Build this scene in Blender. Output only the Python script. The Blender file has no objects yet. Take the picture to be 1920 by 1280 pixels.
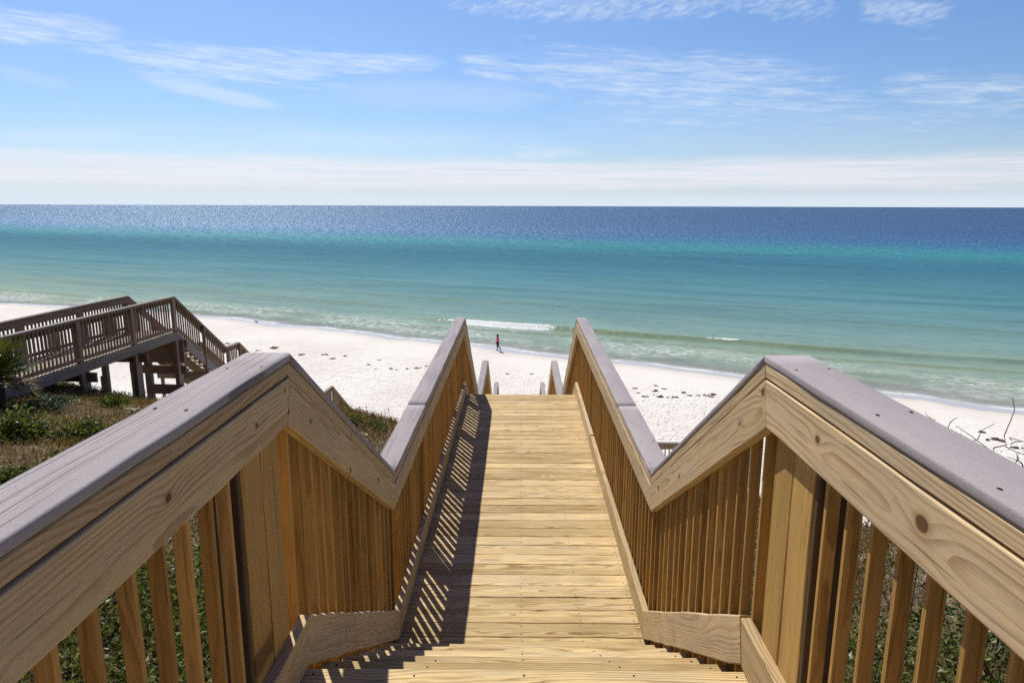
import bpy, bmesh, math, random
import numpy as np
from mathutils import Vector, Matrix
random.seed(7); RNG = np.random.default_rng(7)
S = bpy.context.scene
COL = S.collection
rad = math.radians

# ------------------------------------------------------------------ camera
CAM_H = 2.58
PITCH, YAW, ROLL = math.atan(254/1280), 8/1280, 0.0031
cam_d = bpy.data.cameras.new('camera'); cam = bpy.data.objects.new('camera', cam_d); COL.objects.link(cam)
cam_d.sensor_width = 36.0; cam_d.lens = 24.0; cam_d.clip_start = 0.02; cam_d.clip_end = 200000
M = Matrix.Rotation(YAW, 4, 'Z') @ Matrix.Rotation(math.pi/2 - PITCH, 4, 'X') @ Matrix.Rotation(ROLL, 4, 'Z')
M.translation = (0, 0, CAM_H)
cam.matrix_world = M
S.camera = cam
def ray(px, py):                       # direction of a point of the 1920x1280 photograph
    v = Vector(((px-960)/1280, (640-py)/1280, -1))
    return (M.to_3x3() @ v).normalized()

# ------------------------------------------------------------------ helpers
def tag(o, label=None, cat=None, group=None, kind=None):
    if label: o['label'] = label
    if cat: o['category'] = cat
    if group: o['group'] = group
    if kind: o['kind'] = kind
    return o
def empty(name, loc=(0, 0, 0), rz=0):
    o = bpy.data.objects.new(name, None); COL.objects.link(o)
    o.location = loc; o.rotation_euler = (0, 0, rz); o.empty_display_size = .2
    return o
def mesh_obj(name, verts, faces, mats, parent=None, attrs=None, fmat=None, smooth=False):
    me = bpy.data.meshes.new(name)
    me.from_pydata([tuple(v) for v in verts] if not isinstance(verts, np.ndarray) else verts.tolist(), [], faces)
    for m in (mats if isinstance(mats, (list, tuple)) else [mats]): me.materials.append(m)
    if attrs:
        for k, (typ, data) in attrs.items():
            a = me.attributes.new(k, typ, 'POINT')
            arr = np.asarray(data, dtype=np.float32).ravel()
            a.data.foreach_set('vector' if typ == 'FLOAT_VECTOR' else ('color' if typ == 'FLOAT_COLOR' else 'value'), arr)
    if fmat is not None: me.polygons.foreach_set('material_index', np.asarray(fmat, dtype=np.int32))
    if smooth: me.polygons.foreach_set('use_smooth', np.ones(len(me.polygons), dtype=bool))
    me.update()
    o = bpy.data.objects.new(name, me); COL.objects.link(o)
    if parent: o.parent = parent
    return o

class G:                                # accumulates geometry with wood coordinates
    def __init__(s): s.v = []; s.f = []; s.w = []; s.b = []; s.fm = []
    def add(s, v, f, w, b, mi=0):
        n = len(s.v); s.v += v; s.w += w; s.b += [b]*len(v)
        s.f += [tuple(i+n for i in q) for q in f]; s.fm += [mi]*len(f)
    def build(s, name, mat, parent=None, smooth=False):
        o = mesh_obj(name, s.v, s.f, mat, parent, {'wcoord': ('FLOAT_VECTOR', s.w), 'brand': ('FLOAT', s.b)}, s.fm, smooth)
        bm = bmesh.new(); bm.from_mesh(o.data); bmesh.ops.recalc_face_normals(bm, faces=bm.faces); bm.to_mesh(o.data); bm.free()
        return o

def beam(g, L0, L1, y, z, fmap, r=.004, nr=1, step=.5, cut0=None, cut1=None, jit=0.0, seed=None, wide='y', flatseed=None):
    """a bar along local x from L0 to L1, section y=(y0,y1) z=(z0,z1), rounded arrises; fmap turns local into root space"""
    rnd = random.Random(seed if seed is not None else random.random())
    y0, y1 = y; z0, z1 = z
    prof = []
    for (cy, cz, a0) in ((y1-r, z1-r, 0), (y0+r, z1-r, 90), (y0+r, z0+r, 180), (y1-r, z0+r, 270)):
        for k in range(nr+1):
            a = rad(a0 + 90*k/nr); prof.append((cy + r*math.cos(a), cz + r*math.sin(a)))
    n = max(1, int(round((L1-L0)/step)))
    m = len(prof)
    v = []; w = []
    ox = rnd.uniform(0, 60)
    wy, wz = (0, 1) if wide == 'y' else (1, 0)
    W = (y1-y0) if wide == 'y' else (z1-z0); T = (z1-z0) if wide == 'y' else (y1-y0)
    yc, zc = (y0+y1)/2, (z0+z1)/2
    pw = rnd.uniform(-.45, .45)*W; pt = rnd.choice((-1, 1))*(T*.5 + rnd.uniform(.01, .07))
    rings = []
    for i in range(n+1):
        x = L0 + (L1-L0)*i/n
        jy = rnd.gauss(0, jit); jy2 = rnd.gauss(0, jit); jz = rnd.gauss(0, jit*.6)
        ring = []
        for (py, pz) in prof:
            xx = x
            if i == 0 and cut0: xx = x + cut0(pz)
            if i == n and cut1: xx = x + cut1(pz)
            yy = py + (jy if py > yc else jy2)*(wide == 'y'); zz = pz + jz*(wide == 'y') + (jy if pz > zc else jy2)*(wide == 'z')
            ring.append(len(v)); v.append(tuple(fmap(xx, yy, zz)))
            a, b = (py-yc, pz-zc) if wide == 'y' else (pz-zc, py-yc)
            w.append((xx + ox, a + pw, b + pt))
        rings.append(ring)
    f = []
    for i in range(n):
        a, b = rings[i], rings[i+1]
        for k in range(m):
            k2 = (k+1) % m
            f.append((a[k], a[k2], b[k2], b[k]))
    f.append(tuple(reversed(rings[0]))); f.append(tuple(rings[-1]))
    g.add(v, f, w, rnd.random())
    return (ox, pw, pt)

# ------------------------------------------------------------------ node helper
class N:
    def __init__(s, nt): s.nt = nt; s.n = nt.nodes; s.l = nt.links
    def node(s, t, **kw):
        nd = s.n.new(t)
        for k, v in kw.items(): setattr(nd, k, v)
        return nd
    def set(s, sock, v):
        if isinstance(v, bpy.types.NodeSocket): s.l.new(v, sock)
        else: sock.default_value = v
    def m(s, op, a, b=0.0, c=None, clamp=False):
        nd = s.node('ShaderNodeMath', operation=op); nd.use_clamp = clamp
        s.set(nd.inputs[0], a)
        if len(nd.inputs) > 1: s.set(nd.inputs[1], b)
        if c is not None: s.set(nd.inputs[2], c)
        return nd.outputs[0]
    def vm(s, op, a, b=(0, 0, 0)):
        nd = s.node('ShaderNodeVectorMath', operation=op)
        s.set(nd.inputs[0], a); s.set(nd.inputs[1], b)
        return nd.outputs['Value'] if op in ('DOT_PRODUCT', 'LENGTH', 'DISTANCE') else nd.outputs[0]
    def comb(s, x, y, z):
        nd = s.node('ShaderNodeCombineXYZ')
        for i, q in enumerate((x, y, z)): s.set(nd.inputs[i], q)
        return nd.outputs[0]
    def sep(s, v):
        nd = s.node('ShaderNodeSeparateXYZ'); s.set(nd.inputs[0], v); return nd.outputs
    def attr(s, name):
        nd = s.node('ShaderNodeAttribute', attribute_name=name); return nd
    def noise(s, vec, scale=1, detail=2, rough=.5, dist=0, dim='3D'):
        nd = s.node('ShaderNodeTexNoise', noise_dimensions=dim)
        s.set(nd.inputs['Vector'], vec); nd.inputs['Scale'].default_value = scale
        nd.inputs['Detail'].default_value = detail; nd.inputs['Roughness'].default_value = rough; nd.inputs['Distortion'].default_value = dist
        return nd.outputs['Fac']
    def vor(s, vec, scale=1, feature='F1', rnd=1.0):
        nd = s.node('ShaderNodeTexVoronoi', feature=feature)
        s.set(nd.inputs['Vector'], vec); nd.inputs['Scale'].default_value = scale; nd.inputs['Randomness'].default_value = rnd
        return nd
    def mr(s, v, a, b, c=0.0, d=1.0, smooth=True):
        nd = s.node('ShaderNodeMapRange'); nd.interpolation_type = 'SMOOTHSTEP' if smooth else 'LINEAR'
        s.set(nd.inputs[0], v)
        for i, q in enumerate((a, b, c, d)): s.set(nd.inputs[i+1], q)
        return nd.outputs[0]
    def mix(s, f, a, b, mode='MIX'):
        nd = s.node('ShaderNodeMix', data_type='RGBA', blend_type=mode)
        s.set(nd.inputs[0], f); s.set(nd.inputs[6], a if isinstance(a, bpy.types.NodeSocket) else rgba(a)); s.set(nd.inputs[7], b if isinstance(b, bpy.types.NodeSocket) else rgba(b))
        return nd.outputs[2]
    def ramp(s, f, stops, interp='LINEAR'):
        nd = s.node('ShaderNodeValToRGB'); cr = nd.color_ramp; cr.interpolation = interp
        while len(cr.elements) < len(stops): cr.elements.new(.5)
        for e, (p, c) in zip(cr.elements, stops): e.position = p; e.color = rgba(c)
        s.set(nd.inputs[0], f); return nd.outputs[0]
    def bump(s, h, strength=.3, dist=.01, normal=None):
        nd = s.node('ShaderNodeBump'); nd.inputs['Strength'].default_value = strength; nd.inputs['Distance'].default_value = dist
        s.set(nd.inputs['Height'], h)
        if normal: s.set(nd.inputs['Normal'], normal)
        return nd.outputs[0]
def rgba(c):
    if isinstance(c, (int, float)): c = (c, c, c)
    return (c[0], c[1], c[2], 1.0)
def lin(r, g, b):
    f = lambda u: (u/255/12.92) if u/255 <= .04045 else ((u/255+.055)/1.055)**2.4
    return (f(r), f(g), f(b))
def new_mat(name):
    m = bpy.data.materials.new(name); m.use_nodes = True
    nt = m.node_tree; nt.nodes.clear(); k = N(nt)
    out = k.node('ShaderNodeOutputMaterial'); b = k.node('ShaderNodeBsdfPrincipled')
    k.l.new(b.outputs[0], out.inputs[0]); b.inputs['Specular IOR Level'].default_value = .25
    return m, k, b, out

# ------------------------------------------------------------------ materials
def wood_mat(name, early, late, grey=.25, greycol=(.30, .27, .25), ring=.008, knots=None, knot_dens=.35, contrast=1.0, rough=.75, bump=.35, var=.35, wander=.085, stain=0.0, drips=0.0):
    m, k, b, out = new_mat(name)
    w = k.attr('wcoord').outputs['Vector']; br = k.attr('brand').outputs['Fac']
    x, y, z = k.sep(w)
    # slow wander of the pith and a little waviness along the board
    lw = k.noise(k.comb(k.m('MULTIPLY', x, .9), k.m('MULTIPLY', y, 5), k.m('MULTIPLY', z, 5)), 1, 2, .5)
    lw2 = k.noise(k.comb(k.m('MULTIPLY', x, 5), k.m('MULTIPLY', y, 22), k.m('MULTIPLY', z, 22)), 1, 2, .5)
    r = k.m('SQRT', k.m('ADD', k.m('MULTIPLY', y, y), k.m('MULTIPLY', z, z)))
    r = k.m('ADD', r, k.m('MULTIPLY', k.m('SUBTRACT', lw, .5), wander))
    r = k.m('ADD', r, k.m('MULTIPLY', k.m('SUBTRACT', lw2, .5), .010))
    # knots: the grain flows round them
    kmask = 0.0; kcore = 0.0
    if knots:
        for (kx, ky, kr) in knots:
            dx = k.m('SUBTRACT', x, kx); dy = k.m('SUBTRACT', y, ky)
            e2 = k.m('ADD', k.m('MULTIPLY', dx, k.m('MULTIPLY', dx, .30)), k.m('MULTIPLY', dy, dy))
            e = k.m('SQRT', e2)
            fl = k.m('EXPONENT', k.m('MULTIPLY', e2, -1/(2.6*kr)**2))
            r = k.m('ADD', r, k.m('MULTIPLY', fl, kr*1.5))
            ec = k.m('SQRT', k.m('ADD', k.m('MULTIPLY', dx, k.m('MULTIPLY', dx, .6)), k.m('MULTIPLY', dy, dy)))
            ec = k.m('ADD', ec, k.m('MULTIPLY', k.m('SUBTRACT', lw2, .5), kr*.5))
            kcore = k.m('MAXIMUM', kcore, k.mr(ec, kr*1.05, kr*.75))
            kmask = k.m('MAXIMUM', kmask, k.mr(ec, kr*1.9, kr*.9))
    else:
        vo = k.vor(k.comb(k.m('MULTIPLY', x, 1.9), k.m('MULTIPLY', y, 6.5), k.m('MULTIPLY', br, 37)), 1)
        e = vo.outputs['Distance']; on = k.mr(k.sep(vo.outputs['Color'])[0], 1-knot_dens, 1-knot_dens+.05)
        fl = k.m('MULTIPLY', on, k.m('EXPONENT', k.m('MULTIPLY', k.m('MULTIPLY', e, e), -16)))
        r = k.m('ADD', r, k.m('MULTIPLY', fl, .03))
        ee = k.m('ADD', e, k.m('MULTIPLY', k.m('SUBTRACT', lw2, .5), .05))
        kcore = k.m('MULTIPLY', on, k.mr(ee, .085, .06)); kmask = k.m('MULTIPLY', on, k.mr(ee, .17, .075))
    fr = k.m('FRACT', k.m('MULTIPLY', r, 1/ring))
    latew = k.mr(k.m('ADD', fr, k.m('MULTIPLY', k.m('SUBTRACT', lw2, .5), .5)), .35, .92)
    latew = k.m('MULTIPLY', latew, k.mr(fr, 1.0, .93))
    latew = k.m('MULTIPLY', latew, k.mr(k.noise(k.comb(k.m('MULTIPLY', x, 2.5), k.m('MULTIPLY', y, 30), k.m('MULTIPLY', z, 30)), 1, 2), .25, .7, .35, contrast))
    c = k.mix(latew, early, late)
    # fine fibre streaks
    fib = k.noise(k.comb(k.m('MULTIPLY', x, 9), k.m('MULTIPLY', y, 420), k.m('MULTIPLY', z, 420)), 1, 3, .6)
    c = k.mix(1.0, c, k.ramp(fib, [(.25, (.72, .70, .68)), (.75, (1.14, 1.12, 1.10))]), 'MULTIPLY')
    # board to board and along-board tone
    tone = k.m('ADD', k.m('MULTIPLY', k.m('SUBTRACT', br, .5), var), k.m('MULTIPLY', k.m('SUBTRACT', lw, .5), .35))
    c = k.mix(1.0, c, k.comb(k.m('ADD', 1, tone), k.m('ADD', 1, k.m('MULTIPLY', tone, 1.05)), k.m('ADD', 1, k.m('MULTIPLY', tone, 1.2))), 'MULTIPLY')
    # greyed, weathered film
    gn = k.noise(k.comb(k.m('MULTIPLY', x, 2.2), k.m('MULTIPLY', y, 14), k.m('MULTIPLY', z, 14)), 1, 4, .65)
    c = k.mix(k.m('MULTIPLY', k.mr(k.m('ADD', gn, k.m('MULTIPLY', k.m('SUBTRACT', br, .5), .2)), .38, .72), grey), c, greycol)
    c = k.mix(k.m('MULTIPLY', kmask, .55), c, (late[0]*.8, late[1]*.7, late[2]*.6))
    kc = k.noise(w, 260, 3, .7)
    c = k.mix(k.m('MULTIPLY', kcore, .9), c, k.ramp(kc, [(.35, (.035, .018, .008)), (.7, (.20, .085, .025))]))
    if stain:                                   # brown weather stains, running along the boards
        stn = k.noise(k.comb(k.m('MULTIPLY', x, 1.3), k.m('MULTIPLY', y, 7), k.m('MULTIPLY', br, 53)), 1, 4, .62)
        c = k.mix(k.m('MULTIPLY', k.mr(stn, .50, .68), stain), c, (late[0]*.8, late[1]*.8, late[2]*.8))
    if drips:                                   # dark sap and nail drips across the face
        drn = k.noise(k.comb(k.m('MULTIPLY', x, 26), k.m('MULTIPLY', y, 5), k.m('MULTIPLY', br, 41)), 1, 2, .5)
        c = k.mix(k.m('MULTIPLY', k.mr(drn, .70, .77), drips), c, (.05, .033, .02))
    # drying checks
    ck = k.noise(k.comb(k.m('MULTIPLY', x, 3.0), k.m('MULTIPLY', y, 150), k.m('MULTIPLY', z, 150)), 1, 2, .5)
    chk = k.mr(ck, .66, .72)
    c = k.mix(k.m('MULTIPLY', chk, .55), c, (.04, .028, .018))
    k.set(b.inputs['Base Color'], c); b.inputs['Roughness'].default_value = rough
    h = k.m('ADD', k.m('MULTIPLY', latew, .35), k.m('MULTIPLY', fib, .4))
    h = k.m('SUBTRACT', h, k.m('MULTIPLY', chk, .9)); h = k.m('SUBTRACT', h, k.m('MULTIPLY', kcore, .4))
    k.set(b.inputs['Normal'], k.bump(h, bump, .003))
    return m

EARLY, LATE = (.56, .405, .195), (.37, .222, .086)
M_deck = wood_mat('deck_pine', (.70, .53, .262), (.35, .22, .083), grey=.44, greycol=(.45, .375, .275), ring=.0095, knot_dens=.66, var=.50, contrast=1.25, stain=.55)
M_rail = wood_mat('rail_pine', (.63, .475, .265), (.40, .26, .12), grey=.42, greycol=(.335, .285, .235), ring=.011, knot_dens=.4, drips=.55)
M_post = wood_mat('post_pine', (.56, .355, .11), (.34, .19, .048), grey=.06, ring=.009, knot_dens=.2, var=.3, contrast=1.1, wander=.045)
M_bal = wood_mat('baluster_pine', (.55, .335, .105), (.35, .19, .05), grey=.15, greycol=(.36, .25, .15), ring=.007, knot_dens=.2, var=.5, wander=.018)
M_post_shade = wood_mat('post_shade_pine', (.085, .048, .020), (.045, .024, .010), grey=.1, ring=.008, wander=.03)  # shade of the peak posts' near face, put into the colour
M_old = wood_mat('weathered_timber', (.32, .225, .15), (.17, .115, .078), grey=.40, greycol=(.24, .205, .175), ring=.012, knot_dens=.2, var=.5, rough=.9)
M_oldlight = wood_mat('weathered_deck', (.40, .34, .26), (.26, .21, .16), grey=.5, greycol=(.36, .34, .32), ring=.012, knot_dens=.2, var=.4, rough=.9)
M_oldrim = wood_mat('weathered_rim', (.29, .255, .225), (.17, .145, .125), grey=.6, greycol=(.27, .265, .265), ring=.012, knot_dens=.2, var=.3, rough=.9)

def cap_mat(name, cracks):
    m, k, b, out = new_mat(name)
    w = k.attr('wcoord').outputs['Vector']; br = k.attr('brand').outputs['Fac']
    x, y, z = k.sep(w)
    sp = k.noise(w, 900, 2, .7); sp2 = k.noise(w, 320, 2, .6); blot = k.noise(k.comb(k.m('MULTIPLY', x, 2), k.m('MULTIPLY', y, 9), k.m('MULTIPLY', z, 9)), 1, 4, .6)
    base = k.ramp(k.m('ADD', k.m('MULTIPLY', sp, .6), k.m('MULTIPLY', sp2, .4)), [(.3, (.25, .225, .232)), (.5, (.37, .338, .345)), (.72, (.51, .47, .477))])
    base = k.mix(1.0, base, k.ramp(blot, [(.3, (.88, .87, .88)), (.7, (1.07, 1.07, 1.06))]), 'MULTIPLY')
    h = k.m('MULTIPLY', sp, .5)
    if cracks:
        wob = k.noise(k.comb(k.m('MULTIPLY', x, 3), k.m('MULTIPLY', y, 8), 0), 1, 2)
        yy = k.m('ADD', y, k.m('MULTIPLY', wob, .02))
        for sc, th in ((170, .60), (95, .66)):
            ck = k.noise(k.comb(k.m('MULTIPLY', x, 1.1), k.m('MULTIPLY', yy, sc), k.m('MULTIPLY', br, 31)), 1, 1.5, .5)
            cm = k.mr(ck, th, th+.022)
            base = k.mix(k.m('MULTIPLY', cm, .55), base, (.10, .085, .085)); h = k.m('SUBTRACT', h, k.m('MULTIPLY', cm, 1.2))
    k.set(b.inputs['Base Color'], base); b.inputs['Roughness'].default_value = .82; b.inputs['Specular IOR Level'].default_value = .12
    k.set(b.inputs['Normal'], k.bump(h, .35, .0025))
    return m
M_capL = cap_mat('grey_board_cracked', True)
M_capR = cap_mat('grey_board_smooth', False)
def plain(name, col, rough=.7, spec=.25, nscale=None, nvar=.25, metal=0):
    m, k, b, out = new_mat(name)
    if nscale:
        tc = k.node('ShaderNodeTexCoord').outputs['Object']
        n = k.noise(tc, nscale, 4, .6)
        c = k.mix(1.0, col, k.ramp(n, [(.25, (1-nvar,)*3), (.75, (1+nvar,)*3)]), 'MULTIPLY')
        k.set(b.inputs['Base Color'], c)
    else: b.inputs['Base Color'].default_value = rgba(col)
    b.inputs['Roughness'].default_value = rough; b.inputs['Specular IOR Level'].default_value = spec; b.inputs['Metallic'].default_value = metal
    return m
M_screw = plain('screw_metal', (.012, .011, .011), .7, .2, 40, .3)

# ------------------------------------------------------------------ terrain heights
ED = (.41, .912); EL = (.912, -.41)
def dl(x, y): return ED[0]*x + ED[1]*y, EL[0]*x + EL[1]*y
def xy(d, l): return ED[0]*d + EL[0]*l, ED[1]*d + EL[1]*l
_sl = np.array([-400, -200, -140, -106, -90, -72, -50, -25, -10, 5, 13, 40, 120, 300.]); _sd = np.array([60, 55, 57, 59.2, 62, 63.6, 62.7, 61.2, 60.5, 58.9, 58.4, 57, 58, 56.])
def shore(l):
    l = np.asarray(l, float); acc = 0
    for o in (-6, -3, 0, 3, 6): acc = acc + np.interp(l+o, _sl, _sd)
    return acc/5 + .35*np.sin(l*.35) + .25*np.sin(l*.81+1)
SEA_Z = CAM_H - 14.2
_hd = np.array([-60, -20, 0, 5, 9.6, 10.6, 11.8, 14, 29, 33, 45, 54, 58.0])
_hz = np.array([1.2, .9, .05, -.85, -1.72, -1.98, -2.5, -3.6, -10.7, -11.0, -11.1, -11.25, -11.40])
def _vn(ix, iy): 
    h = np.sin(ix*127.1 + iy*311.7)*43758.5453; return h - np.floor(h)
def vnoise(x, y):
    x = np.asarray(x, float); y = np.asarray(y, float)
    ix, iy = np.floor(x), np.floor(y); fx, fy = x-ix, y-iy
    fx = fx*fx*(3-2*fx); fy = fy*fy*(3-2*fy)
    return (_vn(ix, iy)*(1-fx) + _vn(ix+1, iy)*fx)*(1-fy) + (_vn(ix, iy+1)*(1-fx) + _vn(ix+1, iy+1)*fx)*fy - .5
def ground_z(x, y):
    d, l = dl(np.asarray(x, float), np.asarray(y, float))
    s = shore(l)
    dd = np.where(d > 40, 40 + (d-40)*(18.5/(s-40)), d)
    z = np.interp(dd, _hd, _hz)
    zs = SEA_Z - .07*(dd-58.5)
    z = np.where(dd > 57.0, np.minimum(np.maximum(zs, -60), np.where(dd > 58.5, zs, np.maximum(zs, np.interp(dd, _hd, _hz) - .0) )), z)
    z = z + .42*np.exp(-(((x+3.6)/2.4)**2 + ((y-13.0)/1.9)**2))
    w = np.clip((34-d)/6, 0, 1)
    z = z + w*(.30*vnoise(x*.55+3, y*.55) + .12*vnoise(x*1.7, y*1.7+9)) + (1-w)*np.clip((56-d)/4, 0, 1)*(.05*vnoise(x*.8, y*.8))
    return z
def hit(px, py, zoff=0.0):
    D = ray(px, py); t = 1.0
    for _ in range(4000):
        p = D*t
        if CAM_H + p.z < float(ground_z(p.x, p.y)) + zoff: break
        t *= 1.004
    return p.x, p.y, float(ground_z(p.x, p.y))

# ------------------------------------------------------------------ beach + dune (one ground sheet)
def grid_sheet(dv, lv):
    D, L = np.meshgrid(dv, lv, indexing='ij')
    X, Y = xy(D, L)
    nd, nl = len(dv), len(lv)
    i = np.arange(nd*nl).reshape(nd, nl)
    f = np.stack([i[:-1, :-1], i[:-1, 1:], i[1:, 1:], i[1:, :-1]], -1).reshape(-1, 4)
    return X.ravel(), Y.ravel(), D.ravel(), L.ravel(), f.tolist()
lv = np.unique(np.concatenate([np.linspace(-30, 30, 121), -30 - np.geomspace(.6, 3000, 110), 30 + np.geomspace(.6, 3000, 90)]))
dv = np.unique(np.concatenate([np.array([-3000, -800, -250, -90, -45]), np.arange(-25, 35, .4), np.arange(35, 70, .5), np.array([75, 85, 100, 140])]))
X, Y, D, L, F = grid_sheet(dv, lv)
Z = ground_z(X, Y)
def sand_mat():
    m, k, b, out = new_mat('sand')
    P = k.node('ShaderNodeNewGeometry').outputs['Position']
    dsh = k.attr('dshore').outputs['Fac']; dn = k.attr('dune').outputs['Fac']
    px, py, pz = k.sep(P)
    l = k.m('ADD', k.m('MULTIPLY', px, EL[0]), k.m('MULTIPLY', py, EL[1]))
    n1 = k.noise(P, .12, 4, .6); n2 = k.noise(P, 1.3, 4, .65); n3 = k.noise(P, 7, 3, .6)
    sand = k.ramp(n1, [(.3, (.67, .625, .575)), (.6, (.755, .725, .68))])
    sand = k.mix(k.mr(n2, .55, .75, 0, .28), sand, (.66, .60, .54))
    # wrack flecks scattered on the upper beach
    fl = k.vor(k.comb(k.m('MULTIPLY', px, 1.0), k.m('MULTIPLY', py, .8), 0), 1.5)
    fleck = k.m('MULTIPLY', k.mr(fl.outputs['Distance'], .16, .05), k.mr(k.sep(fl.outputs['Color'])[1], .72, .75))
    band = k.m('MULTIPLY', k.mr(dsh, -26, -20), k.mr(dsh, -12, -16))
    sand = k.mix(k.m('MULTIPLY', fleck, k.m('ADD', .30, k.m('MULTIPLY', band, .4))), sand, (.20, .165, .13))
    # a faint tyre line along the shore
    t = k.m('ABSOLUTE', k.m('ADD', dsh, k.m('ADD', 17.6, k.m('MULTIPLY', k.noise(k.comb(k.m('MULTIPLY', l, .08), 0, 0), 1, 2), 1.5))))
    sand = k.mix(k.m('MULTIPLY', k.mr(t, .09, .03), .38), sand, (.34, .29, .25))
    # wet strip
    edge = k.m('ADD', dsh, k.m('MULTIPLY', k.m('SUBTRACT', k.noise(k.comb(k.m('MULTIPLY', l, .16), k.m('MULTIPLY', dsh, .05), 0), 1, 4, .6), .5), 3.2))
    wet = k.mr(edge, -2.9, -2.3); wet2 = k.mr(edge, -5.0, -2.3)
    sand = k.mix(k.m('MULTIPLY', wet2, .55), sand, (.60, .52, .44))
    sand = k.mix(k.m('MULTIPLY', wet, .8), sand, (.47, .46, .465))
    fv2 = k.vor(P, 1.7); fp = k.m('MULTIPLY', k.mr(fv2.outputs['Distance'], .20, .08), k.mr(dsh, -5, -9))  # footprint dimples, their shade put into the colour
    sand = k.mix(k.m('MULTIPLY', fp, .10), sand, (.42, .37, .32))
    # dune litter
    n4 = k.noise(P, 2.3, 5, .7); n5 = k.noise(P, 24, 4, .7)
    lit = k.ramp(n5, [(.3, (.06, .043, .028)), (.55, (.18, .135, .09)), (.8, (.36, .29, .22))])
    sandd = k.mix(k.mr(n5, .4, .7), (.52, .47, .40), (.66, .61, .54))
    lit = k.mix(k.mr(n4, .56, .68), lit, sandd)
    c = k.mix(dn, sand, lit)
    k.set(b.inputs['Base Color'], c)
    k.set(b.inputs['Roughness'], k.mr(wet, 0, 1, .95, .28))
    k.set(b.inputs['Specular IOR Level'], k.mr(wet, 0, 1, .1, .5))
    foot = k.vor(P, 2.6); ft = k.mr(foot.outputs['Distance'], .05, .4)
    h = k.m('ADD', k.m('MULTIPLY', ft, .6), k.m('ADD', n2, k.m('MULTIPLY', n3, .25)))
    h = k.m('MULTIPLY', h, k.mr(dsh, -6, -13, .12, 1.0))
    k.set(b.inputs['Normal'], k.bump(h, .68, .22))
    return m
dn = np.clip((15.5 + 1.6*vnoise(X*.4, Y*.4) + 1.2*vnoise(X*1.3, Y*1.3) - D)/1.5, 0, 1)
beach = mesh_obj('beach', np.stack([X, Y, Z], -1), F, sand_mat(), None, {'dshore': ('FLOAT', D - shore(L)), 'dune': ('FLOAT', dn)}, None, True)
tag(beach, kind='structure')

# ------------------------------------------------------------------ sea
lv = np.unique(np.concatenate([np.arange(-125, 60, 1.0), -125 - np.geomspace(1.5, 90000, 45), 60 + np.geomspace(1.5, 90000, 45)]))
dv = np.unique(np.concatenate([np.arange(54, 64, .5), np.arange(64, 90, .2), np.arange(90, 150, .6), 150 + np.geomspace(1, 90000, 110)]))
X, Y, D, L, F = grid_sheet(dv, lv)
def ridge(pos, h, wf, wb):               # swell: steep on the shore side
    t = D - pos
    return h*np.where(t < 0, np.exp(-(t/wf)**2), np.exp(-(t/wb)**2))
brk = 74.6 + 1.0*np.sin(L*.05) + .8*vnoise(L*.12, L*0)
Z = np.full_like(D, SEA_Z)
hb = .55*np.clip((L+50)/7, .12, 1)*np.clip(1 - np.abs((L+18)/62)**3, .15, 1)*(.8+.5*vnoise(L*.1, L*0+3))
Z = Z + ridge(brk, hb, .75, 1.9)
WV = np.zeros_like(D)
for j, (p0, hh, wd) in enumerate(((66.5, .10, 1.2), (69.8, .13, 1.0), (80.5, .12, 1.6), (85.5, .16, 1.8), (92, .13, 2), (99, .17, 2.4), (108, .14, 2.8), (118, .17, 3), (130, .15, 3.4), (143, .14, 4), (76.8, .08, .9), (83, .08, 1.1), (95.5, .1, 1.5), (103, .1, 1.8), (113, .1, 2.2))):
    am = np.clip(vnoise(L*.022+j*7.3, D*.01+j)*2.4 + .45, 0, 1)
    pos = p0 + 2.2*vnoise(L*.045+j*3.1, L*0+j) + 1.0*vnoise(L*.13, L*0+j*2) + (L+30)*.02*math.sin(j*2.1)
    Z = Z + ridge(pos, hh*am, wd*.7, wd*1.3); WV = np.maximum(WV, .95*am*np.exp(-((D-pos+wd*.5)/(wd*.55))**2))
Z = Z + np.where(D < 400, .03*vnoise(L*.5, D*1.1) + .02*vnoise(L*1.3, D*2.3), 0)*np.clip((D-62)/6, 0, 1)
foam = np.zeros_like(D)
for (a, bb, st, wf_) in ((-42.5, -27.0, 1.0, 2.0), (-12.0, -6.0, .95, .95), (-23.0, -18.5, .55, 1.2), (16, 21, .5, 1.0)):
    e = np.clip((L-a)/1.6, 0, 1)*np.clip((bb-L)/1.6, 0, 1)
    t = D - brk
    foam = np.maximum(foam, st*e*np.clip((t+wf_-.5*np.clip((L-a)/(bb-a), 0, 1))/.5, 0, 1)*np.clip((.45-t)/.4, 0, 1))
wave = np.exp(-((D-brk+.55)/.7)**2)*np.clip(hb/.5, 0, 1)
wave = np.maximum(wave*np.clip(.55+1.5*vnoise(L*.09, L*0+5), .15, 1), WV)
depth = SEA_Z - ground_z(X, Y)
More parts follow.
